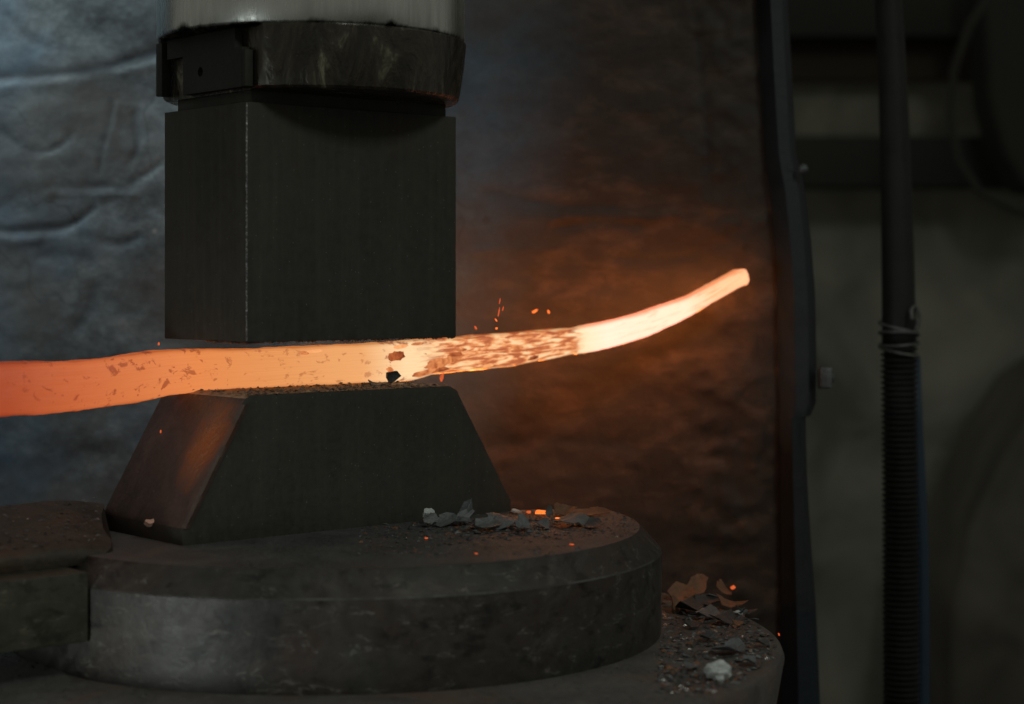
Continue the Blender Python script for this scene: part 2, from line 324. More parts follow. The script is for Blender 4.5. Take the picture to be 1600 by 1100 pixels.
def hot_mat():
    M = Mat("glowing_steel", (0.02, 0.01, 0.008), 0.6); s, heat = heat_nodes(M)
    U, V = s.outputs["X"], s.outputs["Y"]
    cb = M.n.new("ShaderNodeCombineXYZ"); M.L(U, cb.inputs[0]); M.L(V, cb.inputs[1])
    def scl(a, b):
        mp = M.n.new("ShaderNodeMapping"); mp.inputs["Scale"].default_value = (a, b, 1); M.L(cb.outputs[0], mp.inputs[0]); return mp.outputs[0]
    # blotches of thin oxide on the left, orange length
    n = M.noise(scl(62, 4.6), 1.0, 6, 0.66, 0.5)
    n0 = M.noise(scl(9, 3), 1.0, 2, 0.5)
    spots = M.ramp(M.math('ADD', n, M.math('MULTIPLY', n0, 0.35)), [(0.755, 0.0), (0.80, 1.0)])
    left = M.ramp(U, [(0.0, 0.85), (0.20, 0.75), (0.34, 0.42), (0.47, 0.45), (0.53, 0.9), (0.60, 0.0)])
    c = M.mix(M.math('MULTIPLY', spots, left), heat, (0.072, 0.0126, 0.0042))
    # fine drawn streaks along the length
    st = M.noise(scl(7, 60), 1.0, 5, 0.6)
    c = M.mix(M.ramp(st, [(0.45, 0.0), (0.72, 0.30)]), c, M.mix(1.0, c, (0.70, 0.50, 0.42), 'MULTIPLY'))
    # scale-covered length: glowing cracks between crusts
    w = M.noise(scl(46, 10), 1.0, 3, 0.55, 0.5)
    w2 = M.noise(scl(80, 11), 1.0, 4, 0.6, 0.8)
    ws = M.math('ADD', M.math('MULTIPLY', w, 0.84), M.math('MULTIPLY', w2, 0.16))
    crust = M.ramp(ws, [(0.37, 0.25), (0.45, 0.85), (0.485, 1.0)])
    zone = M.ramp(M.math('ADD', U, M.math('MULTIPLY', M.math('SUBTRACT', w, 0.5), 0.055)),
                  [(0.530, 0.0), (0.572, 0.92), (0.742, 0.96), (0.7475, 0.0)])
    cc = M.ramp(ws, [(0.43, (0.235, 0.120, 0.052)), (0.49, (0.215, 0.078, 0.027)), (0.53, (0.145, 0.034, 0.0095)), (0.60, (0.100, 0.0185, 0.0048))])
    c = M.mix(M.math('MULTIPLY', crust, zone), c, cc)
    # a few freckles near the free end
    e = M.noise(scl(34, 10), 1.0, 5, 0.6, 0.5); ez = M.ramp(U, [(0.79, 0.0), (0.81, 0.5), (0.89, 0.25), (0.905, 0.8), (0.97, 0.8)])
    c = M.mix(M.math('MULTIPLY', M.ramp(e, [(0.53, 0.0), (0.62, 1.0)]), ez), c, (0.25, 0.085, 0.034))
    # corners of the section have cooled more
    g = M.n.new("ShaderNodeAttribute"); g.attribute_name = "edge"
    c = M.mix(M.ramp(g.outputs["Fac"], [(0.72, 0.0), (0.83, 0.30), (0.92, 0.85)]), c, M.mix(1.0, c, (0.55, 0.36, 0.22), 'MULTIPLY'))
    # far side and underside of the hot end: glow boosted to light the shield
    bk = M.n.new("ShaderNodeAttribute"); bk.attribute_name = "back"
    bf = M.math('MULTIPLY', bk.outputs["Fac"], M.ramp(U, [(0.50, 0.0), (0.60, 1.0)]))
    c = M.mix(bf, c, (8.4, 2.25, 0.33))
    M.L(c, M.b.inputs["Emission Color"]); M.b.inputs["Emission Strength"].default_value = 1 / 0.24
    M.bump(w, 0.4, 0.002); return M.m
m_hot = hot_mat()
def crust_mat(name, a, b, sc):
    M = Mat(name, (0.03, 0.018, 0.012), 0.7); v = M.mapping(); n = M.noise(v, sc, 5, 0.6, 0.5)
    M.L(M.ramp(n, [(0.35, a), (0.65, b)]), M.b.inputs["Emission Color"]); M.b.inputs["Emission Strength"].default_value = 1.0
    M.bump(n, 0.4, 0.001); return M.m
m_crust = [crust_mat("glowing_scale_crust", (0.33, 0.065, 0.018), (0.85, 0.30, 0.10), 170),
           crust_mat("dull_red_scale_crust", (0.17, 0.028, 0.008), (0.55, 0.14, 0.04), 170),
           crust_mat("bright_scale_crust", (0.9, 0.30, 0.10), (1.0, 0.50, 0.20), 130)]
m_ember = crust_mat("ember", (1.2, 0.20, 0.03), (1.6, 0.32, 0.05), 200)
m_ember_dim = crust_mat("cooling_ember", (0.45, 0.06, 0.012), (0.9, 0.14, 0.03), 200)

# ------------------------------------------------------------------ floor, far wall
mesh_obj("floor", [(-6, -3, 0), (6, -3, 0), (6, 6, 0), (-6, 6, 0)], [(0, 1, 2, 3)], m_floor)["kind"] = "structure"
bm = bmesh.new(); prism(bm, rect(-3.5, 4.0, 4.2, 4.35), 0.0, 3.2)
tag(bm_obj("back_wall", bm, m_back, smooth=False), kind="structure")
FD = 4.0
def beam(px0, px1, py0, py1, d, mat, th, name, label, cat):
    a, b = P(px0, py1, d), P(px1, py0, d); bm = bmesh.new()
    prism(bm, rect(a.x, b.x, a.y, a.y + th), a.z, b.z)
    return tag(bm_obj(name, bm, mat, bevel=0.008), label, cat)
beam(600, 2300, 212, 292, 3.9, m_backdark, 0.14, "steel_beam", "dark horizontal beam crossing the dim far wall behind the black hose", "beam")
beam(600, 2300, -60, 58, 3.95, m_backdark, 0.10, "top_shelf", "black shelf board along the top of the far wall", "shelf")
beam(600, 2300, 62, 126, 4.08, m_brown, 0.05, "wall_plank", "brownish plank fixed to the far wall under the black shelf", "plank")
# big dark machine housing in the lower right, out of focus
pts = [(1700, 560), (1640, 600), (1590, 680), (1555, 740), (1515, 830), (1490, 960), (1480, 1500), (2300, 1500), (2300, 520)]
bm = bmesh.new(); prism(bm, [(P(a, b, 3.5).x, P(a, b, 3.5).z) for a, b in pts], 3.5, 3.9, axes=(0, 2, 1))
o = bm_obj("machine_housing", bm, m_housing, bevel=0.03, seg=3); tag(o, "dark rounded machine housing in the lower right of the dim background", "machine")
# dark cabinet at the upper right
pts = [(1700, -60), (1700, 300), (1605, 300), (1570, 240), (1545, 150), (1535, -60)]
bm = bmesh.new(); prism(bm, [(P(a, b, 3.7).x, P(a, b, 3.7).z) for a, b in pts], 3.7, 3.85, axes=(0, 2, 1))
tag(bm_obj("wall_cabinet", bm, m_backdark, bevel=0.02, seg=3), "dark cabinet with slanted side at the upper right edge", "cabinet")
# slack cable
cp = [(1560, -30), (1515, 40), (1490, 110), (1484, 180), (1496, 250), (1530, 300), (1590, 330), (1700, 340)]
V, Fc = tube_data([P(a, b, 3.4) for a, b in cp], 0.008, 10)
tag(mesh_obj("slack_cable", V, Fc, m_backdark, smooth=True), "faint dark cable hanging in a slack curve at upper right", "cable")

# ------------------------------------------------------------------ shield plate behind the hammer
WA, WB = np.array([-1.15, 1.66]), np.array([0.2365, 1.587]); wl = float(np.linalg.norm(WB - WA)); wd = (WB - WA) / wl
wn = np.array([wd[1], -wd[0]])                    # towards the camera
def wall_uv(px, py):                              # pixel -> (a, z) on the plate
    k = (px - 800) / F
    # solve WA + a*wd with x = k*y
    a = (k * WA[1] - WA[0]) / (wd[0] - k * wd[1]); y = WA[1] + a * wd[1]
    return a, (440 - py) / F * y
NA, NZ = 560, 400
aa = np.linspace(0, wl, NA); zz = np.linspace(-0.70, 0.55, NZ); A, Z = np.meshgrid(aa, zz)
def seg_dist(path):
    best = np.full(A.shape, 9.0)
    pts = [np.array(wall_uv(*p)) for p in path]
    for p, q in zip(pts, pts[1:]):
        d = q - p; L = (d ** 2).sum() + 1e-12
        t = np.clip(((A - p[0]) * d[0] + (Z - p[1]) * d[1]) / L, 0, 1)
        best = np.minimum(best, np.hypot(A - p[0] - t * d[0], Z - p[1] - t * d[1]))
    return best
def smooth_path(pts, n=8):
    out = []
    for i in range(len(pts) - 1):
        p0 = pts[max(i - 1, 0)]; p1 = pts[i]; p2 = pts[i + 1]; p3 = pts[min(i + 2, len(pts) - 1)]
        for k in range(n):
            t = k / n
            out.append(tuple(0.5 * ((2 * b) + (c - a) * t + (2 * a - 5 * b + 4 * c - d) * t * t + (-a + 3 * b - 3 * c + d) * t ** 3) for a, b, c, d in zip(p0, p1, p2, p3)))
    out.append(pts[-1]); return out
disp = 0.003 * vnoise(A, Z, 5, 5, 3, 8) + 0.0009 * vnoise(A, Z, 13, 22, 31, 5) + 0.0007 * vnoise(A, Z, 30, 60, 7, 70) + 0.00035 * vnoise(A, Z, 90, 130, 9, 9)
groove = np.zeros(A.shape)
for path, amp, w in [
    ([(-80, 132), (0, 122), (60, 118), (130, 112), (190, 98), (250, 82), (300, 60)], -0.0065, 0.0045),
    ([(-80, 150), (0, 138), (130, 124), (190, 112), (250, 98), (300, 78)], 0.004, 0.006),
    ([(5, 205), (30, 226), (60, 238), (85, 232), (110, 215)], -0.004, 0.0035),
    ([(75, 312), (78, 300), (130, 303), (215, 304)], 0.0045, 0.003),
    ([(75, 296), (150, 293), (215, 295)], -0.003, 0.003),
    ([(-20, 372), (30, 376), (60, 374)], 0.005, 0.004), ([(-20, 362), (50, 360), (95, 356), (120, 345), (145, 325)], -0.005, 0.004),
    ([(178, 165), (170, 200), (160, 235), (155, 270)], -0.003, 0.0025), ([(186, 165), (178, 200), (168, 235)], 0.0025, 0.0025),
    ([(160, 378), (190, 380), (215, 370)], -0.004, 0.004), ([(205, 285), (230, 270), (250, 255)], -0.0035, 0.003),
    ([(210, 180), (215, 230), (205, 250)], -0.003, 0.0035), ([(10, 20), (45, 60), (80, 75)], -0.002, 0.004),
    ([(120, 510), (140, 480), (146, 455)], -0.004, 0.006), ([(60, 400), (110, 396), (140, 402)], -0.003, 0.005),
    ([(860, 345), (920, 338), (1000, 342), (1060, 338)], 0.004, 0.004), ([(870, 354), (930, 348), (1000, 352)], -0.004, 0.004),
    ([(880, 215), (910, 208)], 0.004, 0.004), ([(760, 300), (860, 318), (960, 322)], -0.003, 0.005),
    ([(1090, 60), (1100, 160), (1110, 300)], -0.003, 0.006), ([(740, 700), (860, 690), (990, 700)], -0.003, 0.007),
    ([(740, 395), (800, 388), (870, 392)], 0.0025, 0.004), ([(950, 400), (1010, 408), (1090, 398)], -0.003, 0.004)]:
    d = seg_dist(smooth_path(path)); d = d * (1 + 0.35 * vnoise(A, Z, 60, 60, 12, 44))
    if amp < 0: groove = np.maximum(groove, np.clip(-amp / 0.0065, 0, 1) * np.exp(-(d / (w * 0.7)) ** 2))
    disp += 0.5 * amp * np.exp(-(d / (w * 0.95)) ** 2) * (0.75 + 0.5 * vnoise(A, Z, 40, 40, 2, 2))
# free edge rolls away from the camera
ed = np.clip((A - (wl - 0.035)) / 0.035, 0, 1); disp -= 0.006 * ed ** 2
# rough gravelly weld spatter near the free edge
rg = np.exp(-((A - (wl - 0.05)) / 0.045) ** 2)
disp += rg * 0.0016 * np.clip(vnoise(A, Z, 120, 120, 5, 15) + vnoise(A, Z, 55, 60, 15, 25), -0.2, 1.6)
X = WA[0] + A * wd[0] + disp * wn[0]; Y = WA[1] + A * wd[1] + disp * wn[1]
V = np.stack([X, Y, H + Z], -1).reshape(-1, 3)
idx = np.arange(NA * NZ).reshape(NZ, NA)
Fq = np.stack([idx[:-1, :-1], idx[:-1, 1:], idx[1:, 1:], idx[1:, :-1]], -1).reshape(-1, 4)
shield = empty("shield_plate", (0.0, 1.95, 0.0)); tag(shield, "scarred blue-grey sheet metal shield standing behind the hammer, brown towards its right edge", "metal shield")
o = mesh_obj("sheet", V.tolist(), Fq.tolist(), m_wall, smooth=True); o.parent = shield; o.matrix_parent_inverse.identity(); o.location = (0, -1.95, 0)
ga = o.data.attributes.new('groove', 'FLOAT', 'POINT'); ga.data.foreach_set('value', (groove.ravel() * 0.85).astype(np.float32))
def under(o, root):           # keep world-built meshes in place under a root that only translates
    o.parent = root; o.location = Vector((0, 0, 0)) - Vector(root.location); return o
# the stand that carries the sheet (behind it)
bm = bmesh.new()
for fa in (0.05, 0.55): 
    p = WA + wd * wl * fa - wn * 0.06; prism(bm, rect(p[0] - .03, p[0] + .03, p[1] - .0, p[1] + .05), 0.0, H + 0.5)
under(bm_obj("back_brace", bm, m_backdark), shield)
# rim: thick rolled edge with a bolted lug
outer = [(1240, -120), (1235, 0), (1241, 110), (1248, 240), (1254, 262), (1263, 300), (1272, 380), (1278, 460), (1280, 560), (1279, 630), (1270, 650), (1262, 652), (1264, 740), (1271, 850), (1279, 950), (1285, 1083), (1290, 1200), (1300, 1500)]
inner = [(1183, -120), (1183, 0), (1188, 110), (1196, 240), (1198, 262), (1204, 300), (1212, 380), (1216, 460), (1218, 560), (1219, 630), (1220, 650), (1220, 652), (1221, 740), (1222, 850), (1222, 950), (1223, 1083), (1224, 1200), (1225, 1500)]
bm = bmesh.new(); rings = []
for (ox, oy), (ix, iy) in zip(outer, inner):
    a, b = P(ix, iy, 1.575), P(ox, oy, 1.575); w = b.x - a.x
    rings.append([(a.x, a.y + 0.030, a.z), (a.x + 0.1 * w, a.y + 0.004, a.z), (a.x + 0.35 * w, a.y - 0.010, a.z), (a.x + 0.7 * w, a.y - 0.008, a.z), (a.x + 0.95 * w, a.y + 0.004, a.z), (b.x, a.y + 0.03, a.z), (b.x, a.y + 0.06, a.z), (a.x, a.y + 0.06, a.z)])
vs = loft(bm, rings)
bmesh.ops.recalc_face_normals(bm, faces=bm.faces)
for f in bm.faces:
    if f.calc_center_median().z < H - 0.27 : f.material_index = 1
under(bm_obj("rim", bm, [m_rim, m_rimblue], smooth=True), shield)
bm = bmesh.new()
c = P(1280, 590, 1.565)
hexa = [(c.z + 0.0095 * math.cos(k * math.pi / 3), c.y + 0.0095 * math.sin(k * math.pi / 3)) for k in range(6)]
prism(bm, [(c.y - 0.0095, c.z - 0.008), (c.y + 0.0095, c.z - 0.010), (c.y + 0.011, c.z + 0.004), (c.y + 0.004, c.z + 0.010), (c.y - 0.008, c.z + 0.009)], c.x, c.x + 0.0095, axes=(1, 2, 0))
prism(bm, [(c.y - 0.004, c.z - 0.004), (c.y + 0.004, c.z - 0.004), (c.y + 0.004, c.z + 0.004), (c.y - 0.004, c.z + 0.004)], c.x + 0.0095, c.x + 0.0125, axes=(1, 2, 0))
under(bm_obj("bolt", bm, m_bolt, bevel=0.0012), shield)
bm = bmesh.new(); c = P(1255, 264, 1.56); bmesh.ops.create_icosphere(bm, subdivisions=2, radius=0.0045)
bmesh.ops.translate(bm, vec=c, verts=bm.verts); under(bm_obj("rivet", bm, m_bolt), shield)

# ------------------------------------------------------------------ hose and blue cable on the right
HD = 1.68; HK = HD / 2.2
def hose_c(py):
    return P(1388 + (1409 - 1388) * (1 - math.exp(-max(py, -200) / 330.0)), py, HD)
hose = empty("black_hose", (hose_c(500).x, HD, 0.0)); tag(hose, "black upright hose, smooth above and ribbed below, right of the shield", "hose")
ys = list(range(-150, 561, 30)); V, Fc = tube_data([hose_c(y) for y in ys], [HK * (0.0160 + 0.0042 * min(max(y, 0) / 540, 1)) for y in ys], 24)
under(mesh_obj("smooth_sleeve", V, Fc, m_hose, smooth=True), hose)
pp, rr = [], []; y = 540.0
while y < 1330:
    for dy, r in ((0, 0.0178), (2.0, 0.0178), (3.0, 0.0208), (4.2, 0.0217), (6.0, 0.0217), (7.2, 0.0208)):
        pp.append(hose_c(y + dy)); rr.append(r * HK)
    y += 8.8
V, Fc = tube_data(pp, rr, 24); under(mesh_obj("ribbed_sleeve", V, Fc, m_hose, smooth=False), hose)
pp = [P(1409, 1330, HD), Vector((P(1409, 1330, HD).x, HD, 0.0))]; V, Fc = tube_data(pp, 0.018 * HK, 20); under(mesh_obj("lower_sleeve", V, Fc, m_hose, smooth=True), hose)
pp = []
for k in range(121):
    w = k / 120; a = w * 2 * math.pi * 4; c = hose_c(505 + 45 * w); pp.append(c + Vector((0.0225 * HK * math.cos(a), 0.0225 * HK * math.sin(a), 0.004 * math.sin(a * 0.7))))
V, Fc = tube_data(pp, 0.0016, 8); under(mesh_obj("tie_wire", V, Fc, m_wire, smooth=True), hose)
pp = [P(1428, 520, HD - .012), P(1434, 508, HD - .015), P(1436, 492, HD - .015), P(1431, 480, HD - .015), P(1424, 484, HD - .02), P(1426, 500, HD - .024)]
V, Fc = tube_data([Vector(p) for p in smooth_path([tuple(p) for p in pp], 6)], 0.0017, 8); under(mesh_obj("wire_loop", V, Fc, m_wire, smooth=True), hose)
V, Fc = tube_data([P(x, y, 1.73) for x, y in ((1427, 560), (1431, 660), (1436, 760), (1440, 860), (1441, 960), (1441, 1083), (1440, 1250))] + [Vector((P(1440, 1250, 1.73).x, 1.73, 0))], 0.0067, 14)
tag(mesh_obj("blue_hose", V, Fc, m_bluecable, smooth=True), "thin blue hose running down just behind the ribbed black hose", "hose")

# ------------------------------------------------------------------ ram
CS, CT, RR = 0.087, 0.0525, 0.1070
ram = empty("hammer_ram", W(0, 0, 0), ANG); tag(ram, "round polished steel hammer ram with an oily black collar above the upper die", "hammer ram")
def circ(r, n=160, cut=None, back=None):
    out = []
    for k in range(n):
        a = 2 * math.pi * k / n; s = CS + r * math.cos(a); t = CT + r * math.sin(a)
        out.append((max(s, cut) if cut is not None else s, t))
    return out
# polished barrel
bm = bmesh.new(); rings = []
for z, r in ((0.165, 0.1035), (0.1662, 0.1058), (0.168, 0.1066), (0.20, 0.1066), (0.60, 0.1066)):
    rings.append([(s, t, z) for s, t in circ(r)])
loft(bm, rings); bm_obj("barrel", bm, m_polish, ram)
# black collar, milled flat on the side that takes the key
bm = bmesh.new(); rings = []
prof = [(0.1245, 0.0990), (0.1252, 0.1012), (0.1268, 0.1026), (0.138, 0.1046), (0.150, 0.1062), (0.160, 0.1073), (0.1652, 0.1076), (0.1665, 0.1062)]
for z, r in prof: rings.append([(s, t, z) for s, t in circ(r, cut=0.0035)])
loft(bm, rings); bm_obj("collar", bm, m_oily, ram, sharp=25)
# flat key plate seen end-on with its bolt hole (left narrow side)
def plate_with_hole(bm, outline, hc, hr, x0, x1):
    n = 24; hole = [(hc[0] + hr * math.cos(2 * math.pi * k / n), hc[1] + hr * math.sin(2 * math.pi * k / n)) for k in range(n)]
    f = [bm.verts.new((x0, a, b)) for a, b in outline]; h = [bm.verts.new((x0, a, b)) for a, b in hole]; hb = [bm.verts.new((x1, a, b)) for a, b in hole]
    es = [bm.edges.new((f[i], f[(i + 1) % len(f)])) for i in range(len(f))] + [bm.edges.new((h[i], h[(i + 1) % n])) for i in range(n)]
    bmesh.ops.triangle_fill(bm, use_beauty=True, use_dissolve=False, edges=es)
    b2 = [bm.verts.new((x1, a, b)) for a, b in outline]
    for i in range(len(f)): bm.faces.new((f[i], f[(i + 1) % len(f)], b2[(i + 1) % len(f)], b2[i]))
    for i in range(n): bm.faces.new((h[i], h[(i + 1) % n], hb[(i + 1) % n], hb[i]))
    bm.faces.new(hb)
bm = bmesh.new()
plate_with_hole(bm, [(0.0015, 0.1262), (0.0755, 0.1262), (0.0755, 0.1520), (0.0965, 0.1520), (0.0965, 0.1655), (0.010, 0.1655), (0.010, 0.152), (0.0015, 0.152)], (0.0530, 0.1400), 0.0032, -0.0025, 0.0032)
kp = bm_obj("key_plate", bm, m_pad, ram, smooth=False)
bm = bmesh.new(); prism(bm, rect(-0.0045, 0.0030, 0.1005, 0.1085), 0.1275, 0.1640)
bm_obj("side_cheek", bm, [m_pad, m_edge], ram, bevel=0.0008, seg=2)
bm = bmesh.new(); prism(bm, rect(-0.0030, 0.0030, -0.0035, 0.0008), 0.1262, 0.1500)
bm_obj("corner_gib", bm, [m_pad, m_edge], ram, bevel=0.0007, seg=2)

# ------------------------------------------------------------------ upper die
LW, TW = 0.1739, 0.1046
ud = empty("upper_die", W(0, 0, -0.039), ANG); tag(ud, "black rectangular upper die block hanging under the round ram", "hammer die")
ZB = -0.0393
def local(z): return z + 0.039
bm = bmesh.new(); prism(bm, rect(0, LW, 0, TW), local(ZB), local(0.1165))
o = bm_obj("die_block", bm, [m_die, m_edge], ud, bevel=0.00085, seg=2, edge_mat=0)
for p in o.data.polygons:
    if p.center.x < 0.0014 and p.center.y < 0.0014 and 0.004 < p.center.z < 0.150 and abs(p.normal.z) < 0.3: p.material_index = 1
bm = bmesh.new(); prism(bm, rect(0.006, LW - 0.006, 0.004, TW - 0.0075), local(0.1165), local(0.1250))
bm_obj("tenon", bm, [m_die, m_edge], ud, bevel=0.0008, seg=2, edge_mat=0)

# ------------------------------------------------------------------ lower die
ZT = -0.0737; ZF = -0.1560; ZL = -0.1700
ld = empty("lower_die", W(0, 0, ZL), ANG); tag(ld, "dark flared lower die with rust-brown left slope under the glowing bar", "hammer die")
lz = lambda z: z - ZL
def grid_face(bm, p00, p10, p11, p01, nu, nv, mat, disp=None):
    vs = []
    for j in range(nv + 1):
        for i in range(nu + 1):
            a, b = i / nu, j / nv
            p = (Vector(p00) * (1 - a) + Vector(p10) * a) * (1 - b) + (Vector(p01) * (1 - a) + Vector(p11) * a) * b
            if disp: p = p + disp(a, b)
            vs.append(bm.verts.new(p))
    for j in range(nv):
        for i in range(nu):
            q = j * (nu + 1) + i; f = bm.faces.new((vs[q], vs[q + 1], vs[q + nu + 2], vs[q + nu + 1])); f.material_index = mat
B0, B1 = -0.047, 0.2250
bm = bmesh.new()
prof = [(B0, ZL), (B1, ZL), (B1, ZF - 0.002), (B1 - 0.003, ZF + 0.002), (LW + 0.005, ZT - 0.010), (LW + 0.001, ZT - 0.003), (LW - 0.005, ZT), (0.004, ZT), (0.0, ZT - 0.002), (-0.003, ZT - 0.006), (B0 + 0.0015, ZF + 0.003), (B0, ZF)]
fs = prism(bm, [(a, lz(b)) for a, b in prof], 0.0, TW, axes=(0, 2, 1))
bmesh.ops.recalc_face_normals(bm, faces=bm.faces)
for f in bm.faces:
    if f.normal.z > 0.5: f.material_index = 3
    if f.normal.x < -0.5 and f.calc_center_median().z > lz(ZF) - 0.003: f.material_index = 2
bm_obj("die_body", bm, [m_die_low, m_edge, m_slope, m_die_glow], ld, bevel=0.0012, seg=2, edge_mat=None, ang=50)
# ragged worn fillet along the near edge of the slope
bm = bmesh.new(); N = 60; rows = []
for i in range(N + 1):
    w = i / N; s = -0.003 + (B0 + 0.003) * w; z = ZT - 0.006 + (ZF - ZT + 0.006) * w
    j = 0.0006 * vnoise(np.array([w * 17.0]), np.array([0.3]), 1, 1)[0]
    rows.append([(s - 0.0012 + j, 0.0055 + 2 * j, lz(z) + 0.0004), (s - 0.0008, 0.0006 + j, lz(z) + 0.0006), (s + 0.0012, -0.0011 - j, lz(z) + 0.0002), (s + 0.0035, -0.0006, lz(z)), (s + 0.006 + j, 0.0006, lz(z) - 0.0005)])
vs = [[bm.verts.new(p) for p in r] for r in rows]
for a, b in zip(vs, vs[1:]):
    for k in range(4): bm.faces.new((a[k], a[k + 1], b[k + 1], b[k]))
bm_obj("worn_edge", bm, m_slope, ld)
# shallow rusty scoop low in the slope: a raised lip around it
# ------------------------------------------------------------------ sow block (round bolster) and flange of the anvil
DC = (-0.108, 1.273)
sow = empty("sow_block", (DC[0], DC[1], H + ZL - 0.067)); tag(sow, "round chamfered steel block carrying the lower die, grey and worn in front", "anvil block")
def disc_ring(r, z, n=220):
    out = []
    for k in range(n):
        a = 2 * math.pi * k / n; re = r + 0.0195 * max(0.0, -math.cos(a)); x = re * math.cos(a); y = re * math.sin(a)
        # flat milled on the far side
        yl = 0.062 + 0.16 * x
        if y > yl: y = yl
        # squared shoulder on the left where the key enters (cut at constant s)
        X_, Y_ = DC[0] + x - X0, DC[1] + y - Y0
        s = CU * X_ + SU * Y_; t = -SU * X_ + CU * Y_
        if s < -0.1240: s = -0.1240
        X_, Y_ = CU * s - SU * t, SU * s + CU * t
        out.append((X0 + X_ - DC[0], Y0 + Y_ - DC[1], z))
    return out
ZS = -0.1665; zz0 = 0.067 + ZS - ZL
bm = bmesh.new(); rings = [disc_ring(0.2095, 0.0), disc_ring(0.2098, 0.004), disc_ring(0.2100, zz0 - 0.0160), disc_ring(0.2092, zz0 - 0.0150), disc_ring(0.1958, zz0 - 0.0006), disc_ring(0.1950, zz0)]
vs = loft(bm, rings, cap=False); bm.faces.new(vs[0][::-1]); tf = bm.faces.new(vs[-1]); tf.material_index = 1
bmesh.ops.remove_doubles(bm, verts=bm.verts, dist=1e-6)
for f in bm.faces:
    if zz0 - 0.0161 < f.calc_center_median().z < zz0 - 0.0149 and f.calc_area() < 2e-5: f.material_index = 2
bm_obj("block_body", bm, [m_sow, m_sow_top, m_edge_soft], sow, sharp=12)
ZFL = -0.2370
anvil = empty("anvil_base", (-0.110, 1.240, 0.0)); tag(anvil, "wide round anvil flange under the sow block, littered with scale", "anvil")
bm = bmesh.new(); rings = []
for z, r in ((0.10, 0.34), (0.70, 0.25), (H + ZFL - 0.05, 0.25), (H + ZFL - 0.045, 0.282), (H + ZFL - 0.006, 0.289), (H + ZFL - 0.002, 0.2875), (H + ZFL, 0.284)):
    rings.append([(r * math.cos(2 * math.pi * k / 200), r * math.sin(2 * math.pi * k / 200), z) for k in range(200)])
loft(bm, rings); bm_obj("flange", bm, m_flange, anvil)
bm = bmesh.new(); prism(bm, rect(-0.45, 0.45, -0.4, 0.4), 0.0, 0.10); bm_obj("foot_plate", bm, m_sow, anvil, bevel=0.004)
# key bar entering from the left and the stepped slab on it
kb = empty("sow_key", W(-0.1240, 0, ZL), ANG); tag(kb, "stepped olive and rusty key bar entering the round block from the left", "wedge key")
bm = bmesh.new(); prism(bm, rect(-0.42, -0.0008, -0.0240, 0.110), -0.0435, -0.0022)
bm_obj("key_bar", bm, m_key, kb, bevel=0.0016, seg=3)
# mounded slab lying on it: low rounded nose in front, rising to the back, its end cut at a slant
bm = bmesh.new(); NSX, prof = 46, [(0.0030, -0.0020), (0.0005, 0.0010), (0.0, 0.0045), (0.0018, 0.0080), (0.0070, 0.0100), (0.020, 0.0125), (0.045, 0.0170), (0.075, 0.0222), (0.098, 0.0255), (0.1040, 0.0245), (0.1050, 0.0190), (0.1050, -0.0020)]
rings = []
for i in range(NSX + 1):
    w = i / NSX; ring = []
    for k, (t, z) in enumerate(prof):
        s1 = 0.026 + 0.050 * t / 0.105 + 0.003 * math.sin(k * 1.7); s = -0.42 + (0.42 + s1) * w
        j = 0.0010 * vnoise(np.array([s * 30.0]), np.array([k * 0.7]), 1, 1, 5, 9)[0]
        ring.append((s, t + j, z + (j if z > 0 else 0) - (0.004 * max(0, (w - 0.93) / 0.07) ** 2 if z > 0.004 else 0)))
    rings.append(ring)
loft(bm, rings); bm_obj("top_slab", bm, m_keyrust, kb, sharp=50)

# ------------------------------------------------------------------ glowing bar
ST = [  # photo x, top y, bottom y
    (-420, 612, 708), (-140, 580, 668), (-60, 571, 658), (0, 566, 650), (55, 564.5, 648), (110, 563, 643), (160, 558.5, 636), (205, 552.5, 629), (250, 547.5, 620.5), (310, 545.5, 611.5), (385, 544.5, 607),
    (460, 541.5, 603.5), (540, 537.5, 599.5), (600, 534.5, 597), (640, 531.5, 595.5), (655, 530.5, 590), (671, 529.5, 584), (700, 527.8, 581), (740, 524, 577.5), (790, 519.5, 571.5), (840, 516, 564),
    (895, 512.3, 553.5), (935, 504.5, 546.5), (977, 494.5, 535.5), (1021, 481, 518.5), (1058, 468.5, 501.5), (1085, 457.5, 486.5), (1115, 441, 469.5), (1145, 424.5, 453), (1163, 415, 444)]
XS = np.array([a[0] for a in ST], float); YT = np.array([a[1] for a in ST], float); YB = np.array([a[2] for a in ST], float)
TB = 0.079                                         # the bar's axis in die coordinates
def bar_depth(px):
    k = (px - 800) / F
    s = (k * (Y0 + CU * TB) - (X0 - SU * TB)) / (CU - k * SU)
    y = Y0 + SU * s + CU * TB
    if px > 860: y -= 0.075 * ((px - 860) / 300.0) ** 1.3   # the free end bends back towards the lens
    return y
NS, NR = 350, 40
xs = np.linspace(-420, 1162, NS)
def sm(y, x):                                       # softened interpolation
    return (np.interp(x - 9, XS, y) + 2 * np.interp(x, XS, y) + np.interp(x + 9, XS, y)) / 4
